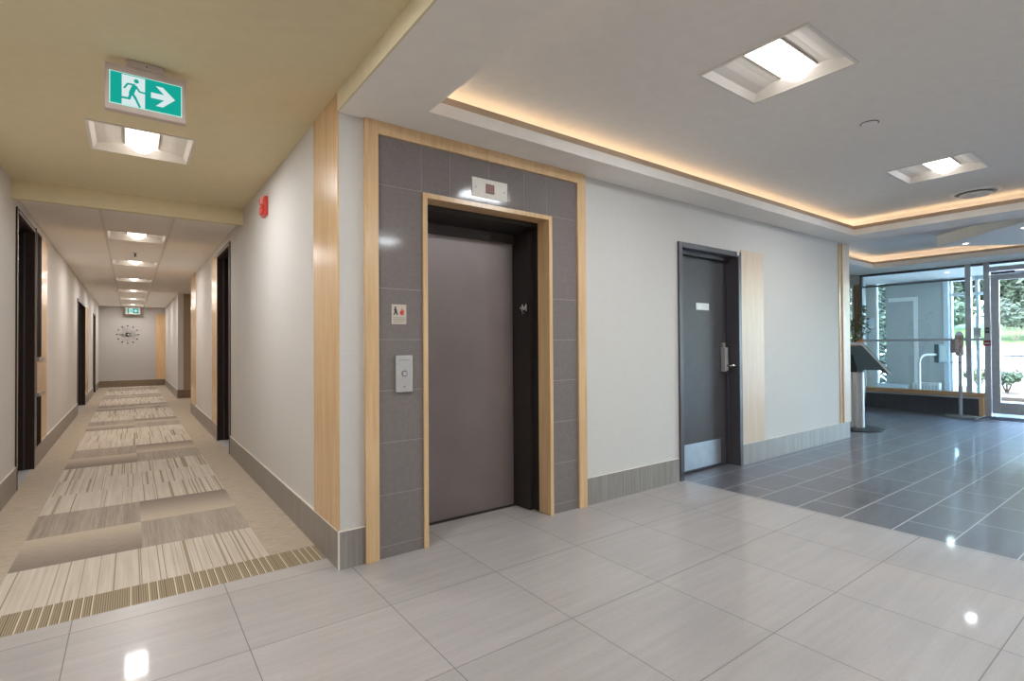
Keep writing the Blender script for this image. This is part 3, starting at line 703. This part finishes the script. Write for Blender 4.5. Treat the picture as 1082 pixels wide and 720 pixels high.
for (ya, yb, za, zb) in ((2.655, 4.265, .405, 1.315), (2.655, 4.265, 1.355, 2.40), (2.655, 4.265, 2.435, ZG - .04), (2.405, 2.575, .405, 1.315), (2.405, 2.575, 1.355, ZG - .04), (1.2, 2.325, 2.58, ZG - .04)):
    part('glass_pane', B(XG + .004, XG + .012, ya, yb, za, zb), M['glass'], gz)
part('ledge', B(XG - .14, XG + .06, 2.405, 4.3, .325, .405), M['maple_y'], gz, bevel=.004)
part('ledge_underside_rail', B(XG - .11, XG - .02, 2.47, 4.3, .295, .325), M['alu'], gz)
part('ledge_end', B(XG - .14, XG + .0, 2.405, 2.47, 0, .325), M['maple'], gz, bevel=.004)
part('low_wall', B(XG - .05, XG + .05, 2.47, 4.3, 0, .30), M['base_tile_dark'], gz)
# door leaf
dr = thing('door_6', 'aluminium and glass entrance door beside the glazed wall', 'door', (XG, 1.8, 0), kind='structure')
part('door_frame', B(XG - .02, XG + .03, 2.21, 2.318, .06, 2.44).box(XG - .02, XG + .03, 1.24, 1.35, .06, 2.44).box(XG - .02, XG + .03, 1.35, 2.21, .06, .25).box(XG - .02, XG + .03, 1.35, 2.21, 2.35, 2.44), M['alu'], dr, bevel=.003)
part('glass_pane', B(XG + .002, XG + .01, 1.35, 2.21, .25, 2.35), M['glass_clear'], dr)
part('closer', B(XG - .07, XG - .02, 2.0, 2.3, 2.45, 2.49), M['alu_dark'], dr)
part('closer_arm', MB().tube([(XG - .05, 2.25, 2.455), (XG - .13, 2.05, 2.46), (XG - .05, 1.85, 2.46)], .009, 8), M['alu_dark'], dr)
part('push_bar', MB().tube([(XG - .06, 1.4, 1.05), (XG - .06, 2.16, 1.05)], .016, 10), M['steel'], dr)
# the glazing goes on beyond the frame
g2 = thing('window_2', 'glazed front beyond the entrance door', 'window', (XG, -1, 0), kind='structure')
part('mullion', B(XG - .04, XG + .05, 1.15, 1.23, 0, ZG).box(XG - .04, XG + .05, -.95, -.87, 0, ZG).box(XG - .04, XG + .05, -3.08, -3.0, 0, ZG).box(XG - .04, XG + .05, -3.0, 1.15, 0, .12), M['alu'], g2)
part('glass_pane', B(XG + .004, XG + .012, -3.0, 1.15, .12, ZG - .04), M['glass_clear'], g2)
# wall and window on the far side of the corner mullion
S('wall_entrance', MB().plate('x', XG, XG + .1, 4.31, 6.0, 0, 2.75, [(4.42, 5.4, .35, 2.47)]), M['wallpaper'])
S('wall_entrance_side', B(7.87, XG + .1, 5.9, 6.0, 0, 3.0), M['wallpaper'])
g3 = thing('window_3', 'window with a brown timber jamb behind the display stand', 'window', (XG, 4.9, .35), kind='structure')
part('jamb', B(XG - .03, XG + .08, 4.325, 4.42, .35, 2.47), wood('brown jamb', srgb(150, 112, 80), srgb(120, 86, 60)), g3)
part('window_frame', B(XG, XG + .06, 4.42, 4.46, .35, 2.47).box(XG, XG + .06, 5.36, 5.4, .35, 2.47).box(XG, XG + .06, 4.46, 5.36, 2.42, 2.47).box(XG, XG + .06, 4.46, 5.36, .35, .4), M['alu_light'], g3)
part('glass_pane', B(XG + .02, XG + .028, 4.46, 5.36, .4, 2.42), M['glass'], g3)
# notices on the glazing
def a4(name, label, x0, y0, y1, z0, z1, lines=5, holder=None):
    t = thing(name, label, 'notice', (x0, (y0 + y1) / 2, z0))
    part('sheet', B(x0, x0 + .002, y0, y1, z0, z1), M['notice'], t)
    m = MB()
    for i in range(lines): m.box(x0 - .001, x0 + .001, y0 + .015, y1 - .015 - .01 * (i % 2), z1 - .03 - i * (z1 - z0 - .05) / lines, z1 - .022 - i * (z1 - z0 - .05) / lines)
    part('print', m, flat('notice print', srgb(150, 185, 200), .6), t); return t
a4('paper_notice', 'pale blue paper notice stuck to the glass beside the entrance door', XG - .004, 2.455, 2.555, 1.37, 1.54)
dc = thing('red_decal', 'small dark red sign with white line on the entrance door post', 'sign', (XG - .045, 2.36, 1.215))
part('plate', B(XG - .047, XG - .041, 2.32, 2.415, 1.22, 1.315), M['red_dull'], dc)
part('lettering', B(XG - .049, XG - .046, 2.335, 2.40, 1.255, 1.275), M['notice'], dc)
sw = thing('door_operator_switch', 'small dark switch on the entrance door post above the red sign', 'switch', (XG - .05, 2.35, 1.44))
part('body', B(XG - .055, XG - .04, 2.335, 2.385, 1.44, 1.54), flat('dark teal switch', srgb(60, 84, 88), .4), sw, bevel=.004)
part('button', MB().lathe([(.014, XG - .06), (.014, XG - .054)], 2.36, 1.49, 14, 'x'), M['steel'], sw)

# vestibule behind the glass
XV = 14.5
S('ceiling_vestibule', B(XG + .1, XV + .1, -3.2, 6.0, 2.70, 2.76), M['ceil_white'])
S('wall_vestibule', B(XV, XV + .1, 3.58, 4.68, 0, 2.72).box(XV, XV + .1, 4.86, 5.1, 0, 2.72), M['panel_teal'])
S('trim_16', B(XV - .02, XV, 4.05, 4.13, 0, 2.25).box(XV - .02, XV, 4.05, 4.62, 2.25, 2.34), M['ceil_white'])
S('wall_vestibule.001', B(XV - .03, XV, 4.865, 5.08, 0, 2.72), M['wallpaper'])
g4 = thing('window_4', 'outer vestibule glazing with white posts', 'window', (XV, 3.0, 0), kind='structure')
part('post', B(XV - .05, XV + .1, 3.50, 3.58, 0, 2.70), M['alu_light'], g4)
part('post', B(XV - .03, XV + .1, 3.44, 3.475, 0, 2.70), M['alu_light'], g4)
part('post', B(XV - .03, XV + .06, 2.99, 3.04, 0, 2.70), M['alu'], g4)
part('post', B(XV - .03, XV + .06, 2.74, 2.79, 0, 2.70), M['alu_light'], g4)
part('head_rail', B(XV - .02, XV + .08, -3.0, 3.44, 2.62, 2.70), M['alu_light'], g4)
part('rail', B(XV - .02, XV + .08, 2.79, 3.44, 2.3, 2.36), M['alu_light'], g4)
for ya, yb in ((2.79, 2.99), (3.04, 3.44)): part('glass_pane', B(XV + .01, XV + .018, ya, yb, .02, 2.3), M['glass_clear'], g4)
g5 = thing('window_5', 'narrow vestibule window with frosted marks beside the wall notice', 'window', (XV, 4.77, 0), kind='structure')
part('glass_pane', B(XV + .03, XV + .038, 4.68, 4.86, .1, 2.70), M['glass_clear'], g5)
fm = MB()
for i in range(26):
    z = .5 + i * .082; a = .016
    fm.prism([(4.695 + .02 * (i % 3), z), (4.81 + .015 * (i % 2), z + .05), (4.81 + .015 * (i % 2), z + .05 + a), (4.695 + .02 * (i % 3), z + a)], XV + .026, XV + .03, 'x')
part('frosted_bars', fm, M['notice'], g5)
a4('paper_notice', 'white paper notice on the pale vestibule pier behind the glass', XV - .034, 4.91, 5.03, 1.65, 1.90)
a4('notice_frame', 'dark framed notice below the white sheet on the vestibule pier', XV - .034, 4.90, 5.02, 1.38, 1.60)
S('wall_vestibule.002', MB().prism([(XG + .1, 4.40), (XG + .1, 4.46), (XV + .1, 5.2), (XV + .1, 5.1), (XV, 5.08)], 0, 2.72, 'z'), M['panel_teal'])
# gooseneck reader, heater
R = Vector((.805, -.593, 0))
p0 = Vector((13.5, 3.765, 0))
gn = thing('gooseneck_reader', 'bent steel pipe post carrying a dark box inside the vestibule', 'intercom post', tuple(p0))
path = [Vector((0, 0, 0)), Vector((0, 0, .86))] + [R * (.16 - .16 * math.cos(a * PI / 12)) + Vector((0, 0, .86 + .17 * math.sin(a * PI / 12))) for a in range(1, 7)] + [R * .40 + Vector((0, 0, 1.03))]
obj('pipe', MB().tube(path, .026, 12), M['steel'], gn, smooth=True)
bxm = MB().box(-.09, .09, -.06, .06, .86, 1.25); rot = Matrix.Rotation(math.atan2(R.y, R.x), 3, 'Z')
bxm.v = [tuple(rot @ Vector(v) + R * .46) for v in bxm.v]
obj('reader_box', bxm, flat('dark teal box', srgb(52, 74, 78), .5), gn, bevel=.006)
bxm = MB().box(-.07, .07, -.064, -.06, .9, 1.21); bxm.v = [tuple(rot @ Vector(v) + R * .46) for v in bxm.v]
obj('face_plate', bxm, flat('reader face', srgb(70, 92, 96), .3), gn)
obj('foot', MB().lathe([(.09, 0), (.09, .012), (.04, .02)], 0, 0, 24), M['steel'], gn, smooth=True)
ht = thing('baseboard_heater', 'low white heater on the vestibule floor behind the pipe post', 'heater', (14.3, 3.85, 0))
obj('cabinet', B(-.09, .09, -.24, .24, .02, .40), M['white_plastic'], ht, bevel=.01)
gr = MB()
for i in range(7): gr.box(-.094, -.088, -.2 + i * .06, -.17 + i * .06, .12, .34)
obj('grille', gr, flat('heater slots', srgb(170, 184, 190), .5), ht)
ht2 = thing('baseboard_heater', 'long low pale heater along the grey vestibule wall', 'heater', (14.33, 4.5, 0))
obj('cabinet', B(-.08, .08, -.3, .3, .02, .33), M['alu_light'], ht2, bevel=.01)
obj('top_grille', B(-.06, .06, -.27, .27, .33, .336), M['alu'], ht2)

# ------------------------------------------------------------------ lobby objects
# tilted display on a steel pedestal
kc = Vector((8.75, 3.23, 0))
ks = thing('display_stand', 'tilted touch display on a brushed steel pedestal past the end of the wall', 'display stand', tuple(kc), math.atan2(R.y, R.x) - math.radians(34))
obj('base', MB().lathe([(.37, 0), (.37, .012), (.33, .022), (.13, .03)], .0, 0, 40), M['black'], ks, smooth=True)
obj('pedestal', MB().lathe([(.118, .022), (.118, .85)], 0, 0, 36), M['steel'], ks, smooth=True)
obj('pedestal_rib', B(-.02, .02, -.13, -.112, .03, .85), M['chrome'], ks)
obj('neck', B(-.09, .035, -.1, .1, .85, 1.16), M['black'], ks)
obj('housing', MB().prism([(-.09, 1.15), (-.09, 1.23), (.10, 1.24), (.41, .845), (.385, .83), (.295, .89), (.04, .89), (-.015, 1.10)], -.24, .24, 'y'), flat('display housing', srgb(60, 76, 80), .4), ks, bevel=.004)
obj('bezel', MB().prism([(-.10, 1.25), (-.10, 1.285), (.085, 1.285), (.11, 1.265), (.435, .85), (.412, .832), (.09, 1.25)], -.26, .26, 'y'), M['alu'], ks, bevel=.003)
obj('screen', MB().prism([(.118, 1.258), (.122, 1.262), (.425, .874), (.421, .870)], -.23, .23, 'y'), M['screen'], ks)

# plant behind it
def leaf_cloud(mb, c, rad, n, size, rnd, squash=(1, 1, 1), shell=.35):
    for _ in range(n):
        while True:
            d = Vector((rnd.uniform(-1, 1), rnd.uniform(-1, 1), rnd.uniform(-1, 1)))
            if shell < d.length < 1: break
        p = Vector((c[0] + d.x * rad * squash[0], c[1] + d.y * rad * squash[1], c[2] + d.z * rad * squash[2]))
        u = Vector((rnd.uniform(-1, 1), rnd.uniform(-1, 1), rnd.uniform(-.8, .8))).normalized(); w = u.cross(Vector((rnd.uniform(-1, 1), rnd.uniform(-1, 1), rnd.uniform(-1, 1)))).normalized()
        s = size * rnd.uniform(.6, 1.3); nn = u.cross(w) * s * .12
        mb.add([p - u * s, p + w * s * .42 + nn, p + u * s, p - w * s * .42 + nn], [(0, 1, 2, 3)])
    return mb
rnd = random.Random(3)
pl_ = thing('potted_plant', 'tall potted plant with dried orange blooms behind the display stand', 'plant', (10.33, 3.82, 0))
obj('planter', MB().lathe([(.13, 0), (.17, .5), (.18, 1.0), (.15, 1.0), (.14, .97)], 0, 0, 28), M['pot_dark'], pl_, smooth=True)
stm = MB(); lv = MB(); fw = MB()
for i in range(11):
    a = i * 2.4; r = .05 + .02 * (i % 3); tip = (.16 * math.cos(a), .16 * math.sin(a), 1.45 + .05 * (i % 8))
    stm.tube([(r * math.cos(a), r * math.sin(a), .97), (tip[0] * .6, tip[1] * .6, 1.25), tip], .005, 5)
    leaf_cloud(lv, tip, .09, 14, .05, rnd, (1, 1, 1.6), .0)
for i in range(9):
    a = i * .7; fw.ball((.11 * math.cos(a), .11 * math.sin(a), 1.22 + .03 * (i % 4)), .05, 10)
obj('stems', stm, M['leaf_shrub'], pl_); obj('foliage', lv, M['leaf_shrub'], pl_); obj('blooms', fw, M['flower'], pl_, smooth=True)

# sanitiser stand
ss = thing('sanitizer_stand', 'slim hand sanitizer stand with patterned header in front of the glazed wall', 'sanitizer stand', (11.65, 2.665, 0), math.atan2(R.y, R.x))
obj('base', MB().prism([(.21 * (abs(math.cos(a * PI / 12)) ** .6) * (1 if math.cos(a * PI / 12) >= 0 else -1), .16 * (abs(math.sin(a * PI / 12)) ** .6) * (1 if math.sin(a * PI / 12) >= 0 else -1)) for a in range(24)], 0, .012, 'z'), M['alu'], ss)
obj('pole', B(-.022, .022, -.016, .016, .012, 1.1), M['alu'], ss, bevel=.003)
obj('header_board', B(-.075, .06, -.012, .012, 1.05, 1.42), M['sani'], ss, bevel=.01)
obj('header_top', MB().lathe([(.055, -.012), (.055, .012)], -.008, 1.42, 20, 'y'), M['alu_light'], ss)
obj('dispenser', B(-.135, -.07, -.06, .045, 1.10, 1.33), flat('dispenser', srgb(176, 160, 152), .4), ss, bevel=.01)
obj('drip_tray', B(-.13, -.03, -.07, .05, .93, .945), M['alu_dark'], ss)
obj('tray_arm', MB().tube([(-.02, 0, 1.02), (-.06, 0, .96), (-.09, 0, .94)], .007, 6), M['alu_dark'], ss)
pm = MB()
for i in range(6): pm.box(-.06 + .018 * (i % 3), -.03 + .022 * (i % 3), -.014, -.011, 1.09 + i * .05, 1.12 + i * .05)
obj('pattern', pm, flat('pattern dark', srgb(120, 84, 84), .5), ss)
# mat
mt = thing('door_mat', 'grey entrance mat with pale metal edge in front of the entrance door', 'mat', (11.6, 1.7, 0))
part('mat_field', B(11.32, 11.94, .9, 2.385, 0, .008), M['mat'], mt)
part('edge_strip', B(11.29, 11.32, .9, 2.41, 0, .01).box(11.32, 11.94, 2.385, 2.41, 0, .01), M['alu'], mt)
# downlights in the angled ceiling panel
pw = thing('downlight', 'small round downlight in the angled panel, above the glazed wall', 'downlight', (9.85, 2.17, 2.735), group=None)
obj('trim_ring', MB().lathe([(.05, 0), (.05, -.006), (.036, -.008)], 0, 0, 20), M['alu_light'], pw)
obj('lens', MB().lathe([(.034, -.003), (.034, -.0095)], 0, 0, 20), M['pot'], pw)
copy_tree(pw, (9.13, 1.43, 2.735), 'small round downlight in the angled panel, at its slanted edge near the air vent')

for x_, y_, lab in ((9.0, -.6, 'added fill downlight in the angled panel, unseen towards the street side'), (10.4, -.6, 'added fill downlight in the angled panel, unseen by the glazed front')):  # added beyond the view to brighten the entrance bay
    copy_tree(pw, (x_, y_, 2.735), lab)
for x_, y_, lab in ((13.2, 3.2, 'added fill downlight, unseen in the vestibule ceiling above the pipe post'), (13.2, 1.6, 'added fill downlight, unseen in the vestibule ceiling inside the entrance door')):  # unseen fittings added to brighten the vestibule
    copy_tree(pw, (x_, y_, 2.70), lab)
def down(x, y, z, w, col):
    d = bpy.data.lights.new('downlight_lamp', 'AREA'); d.shape = 'DISK'; d.size = .12; d.energy = w; d.color = col
    o = bpy.data.objects.new('downlight_lamp', d); COL.objects.link(o); o.location = (x, y, z)
for x_, y_ in ((9.85, 2.17), (9.13, 1.43), (9.0, -.6), (10.4, -.6)): down(x_, y_, 2.722, KD, (.86, .94, 1))  # the last two are added fill lamps out of view
for x_, y_ in ((13.2, 3.2), (13.2, 1.6)): down(x_, y_, 2.688, KD * 1.6, (.82, .94, 1))  # added fill lamps for the vestibule

# ------------------------------------------------------------------ outdoors
S('ground_driveway', MB().prism([(14.6, -.16), (14.6, -.02), (25, -.02), (36, 1.0), (36, -.16)], -60, 40, 'y'), M['asphalt'])
S('ground_bank', MB().prism([(36, -.5), (36, 1.0), (38, 1.35), (44, 2.2), (80, 4.5), (80, -.5)], -60, 40, 'y'), M['grass'])
S('ground_kerb', B(35.7, 36, -60, 40, .9, 1.1), M['asphalt'])
S('ground_bed', B(15.6, 18.9, 2.45, 5.4, -.02, .06), M['soil'])
S('ground_path', B(7.0, 14.6, 6.0, 40, -.12, -.02), M['asphalt'])
def tree(label, x, y, z0, h, r, n, leaf, rnd, sz=.28, name='tree', grp='trees beyond the driveway'):
    t = thing(name, label, 'tree', (x, y, z0), 0, grp)
    tr = MB().tube([(0, 0, -.1), (.1, .05, h * .3), (-.05, .1, h * .55), (.1, 0, h * .8)], [.24, .2, .15, .06], 8)
    for i in range(6):
        a = i * 1.1; zz = h * (.35 + .07 * i); tr.tube([(0, 0, zz), (r * .35 * math.cos(a), r * .35 * math.sin(a), zz + h * .1), (r * .7 * math.cos(a), r * .7 * math.sin(a), zz + h * .16)], [.09, .06, .02], 6)
    obj('trunk', tr, M['bark'], t)
    lf = MB()
    for i in range(14):
        a = rnd.uniform(0, 2 * PI); q = rnd.uniform(.1, .75) * r; zz = rnd.uniform(.1, .95) * h
        k = 1 - max(0, zz / h - .6) * 1.2
        leaf_cloud(lf, (q * k * math.cos(a), q * k * math.sin(a), zz), r * .5, n // 14, sz, rnd, (1, 1, .8), .2)
    obj('foliage', lf, leaf, t)
    return t
rt = random.Random(11)
spots = [(43, -7, 'leaf'), (43, -.6, 'leaf_b'), (43, 5.8, 'leaf'), (43, 12.2, 'leaf_b'), (43, 18.6, 'leaf'), (43, 25, 'leaf_b'), (49.6, 2.6, 'leaf_b'), (49.6, 9.0, 'leaf'), (49.6, 15.4, 'leaf_b'), (49.6, 21.8, 'leaf'), (56.2, 5.8, 'leaf'), (56.2, 12.2, 'leaf'), (56.2, 18.6, 'leaf_b')]
for x_, y_, lfm in spots:
    z_ = 1.0 + (x_ - 36) * .15
    tree(('dark' if lfm == 'leaf' else 'pale') + ' green leafy tree standing on the grass bank beyond the driveway', x_, y_, z_, 8.5 + rt.uniform(-.5, 1.5) + (x_ - 43) * .25, 2.9, 11000, M[lfm], rt, .24)
tree('leafy tree close outside the narrow frosted window', 17.5, 6.1, -.02, 5.2, 1.3, 1500, M['leaf'], rt, .16, 'tree', None)
def shrub(label, x, y, z0, r, n, rnd, sz=.07, leaf='leaf_shrub', grp=None):
    t = thing('shrub', label, 'shrub', (x, y, z0), 0, grp); sm = MB(); lf = MB()
    for i in range(9):
        a = i * 2.4; tip = (r * .6 * math.cos(a), r * .6 * math.sin(a), r * (1.0 + .09 * (i % 4))); sm.tube([(0, 0, -.02), (tip[0] * .4, tip[1] * .4, r * .5), tip], [.014, .01, .005], 5)
        leaf_cloud(lf, tip, r * .42, n // 9, sz, rnd, (1, 1, 1), .0)
    obj('stems', sm, M['bark'], t); obj('foliage', lf, M[leaf], t); return t
shrub('light green shrub outside, seen through the entrance door glass', 17.0, 3.02, .06, .34, 420, rt)
shrub('light green shrub outside, seen between the mullion and the door post', 18.3, 3.80, .06, .33, 420, rt)
shrub('low shrub in the bed outside the vestibule glazing', 17.0, 4.45, .06, .33, 360, rt)

for i in range(9):
    shrub('dark bushy shrub in the row at the foot of the trees beyond the driveway', 38.2, -3.5 + i * 3.3, 1.3, 1.45, 3200, rt, .16, 'leaf' if i % 2 else 'leaf_b', 'shrubs at the foot of the trees')

# ------------------------------------------------------------------ sky, sun, camera
W = bpy.data.worlds.new('World'); SC.world = W; W.use_nodes = True
nt = W.node_tree; nt.nodes.clear()
wo = nt.nodes.new('ShaderNodeOutputWorld'); bg = nt.nodes.new('ShaderNodeBackground'); sky = nt.nodes.new('ShaderNodeTexSky')
sky.sky_type = 'NISHITA'; sky.sun_disc = False; sky.sun_elevation = math.radians(52); sky.sun_rotation = math.radians(-70)
bg.inputs[1].default_value = 7.0
nt.links.new(sky.outputs[0], bg.inputs[0]); nt.links.new(bg.outputs[0], wo.inputs[0])
sd = bpy.data.lights.new('sun', 'SUN'); sd.energy = 13; sd.angle = math.radians(.6); sd.color = (1, .96, .9)
so = bpy.data.objects.new('sun', sd); COL.objects.link(so); so.rotation_euler = Vector((.62, .18, -.76)).to_track_quat('-Z', 'Y').to_euler()

cam = bpy.data.cameras.new('camera'); co = bpy.data.objects.new('camera', cam); COL.objects.link(co)
cam.sensor_width = 36; cam.lens = 548.3 / 1082 * 36; cam.clip_start = .05; cam.clip_end = 300
yaw, pit, rol = math.radians(36.327), math.radians(.609), math.radians(-.364)
fw_ = Vector((math.sin(yaw) * math.cos(pit), math.cos(yaw) * math.cos(pit), math.sin(pit))); r_ = Vector((math.cos(yaw), -math.sin(yaw), 0)); u_ = r_.cross(fw_)
r2 = math.cos(rol) * r_ + math.sin(rol) * u_; u2 = -math.sin(rol) * r_ + math.cos(rol) * u_
mw = Matrix((r2, u2, -fw_)).transposed().to_4x4(); mw.translation = (0, 0, 1.27)
co.matrix_world = mw
SC.camera = co
vs = SC.view_settings; vs.view_transform = 'Standard'; vs.look = 'None'; vs.gamma = 1; vs.exposure = 0.0; vs.use_curve_mapping = False
SC.cycles.use_denoising = True
SC.cycles.max_bounces = 10; SC.cycles.diffuse_bounces = 6; SC.cycles.transparent_max_bounces = 12; SC.cycles.sample_clamp_indirect = 4
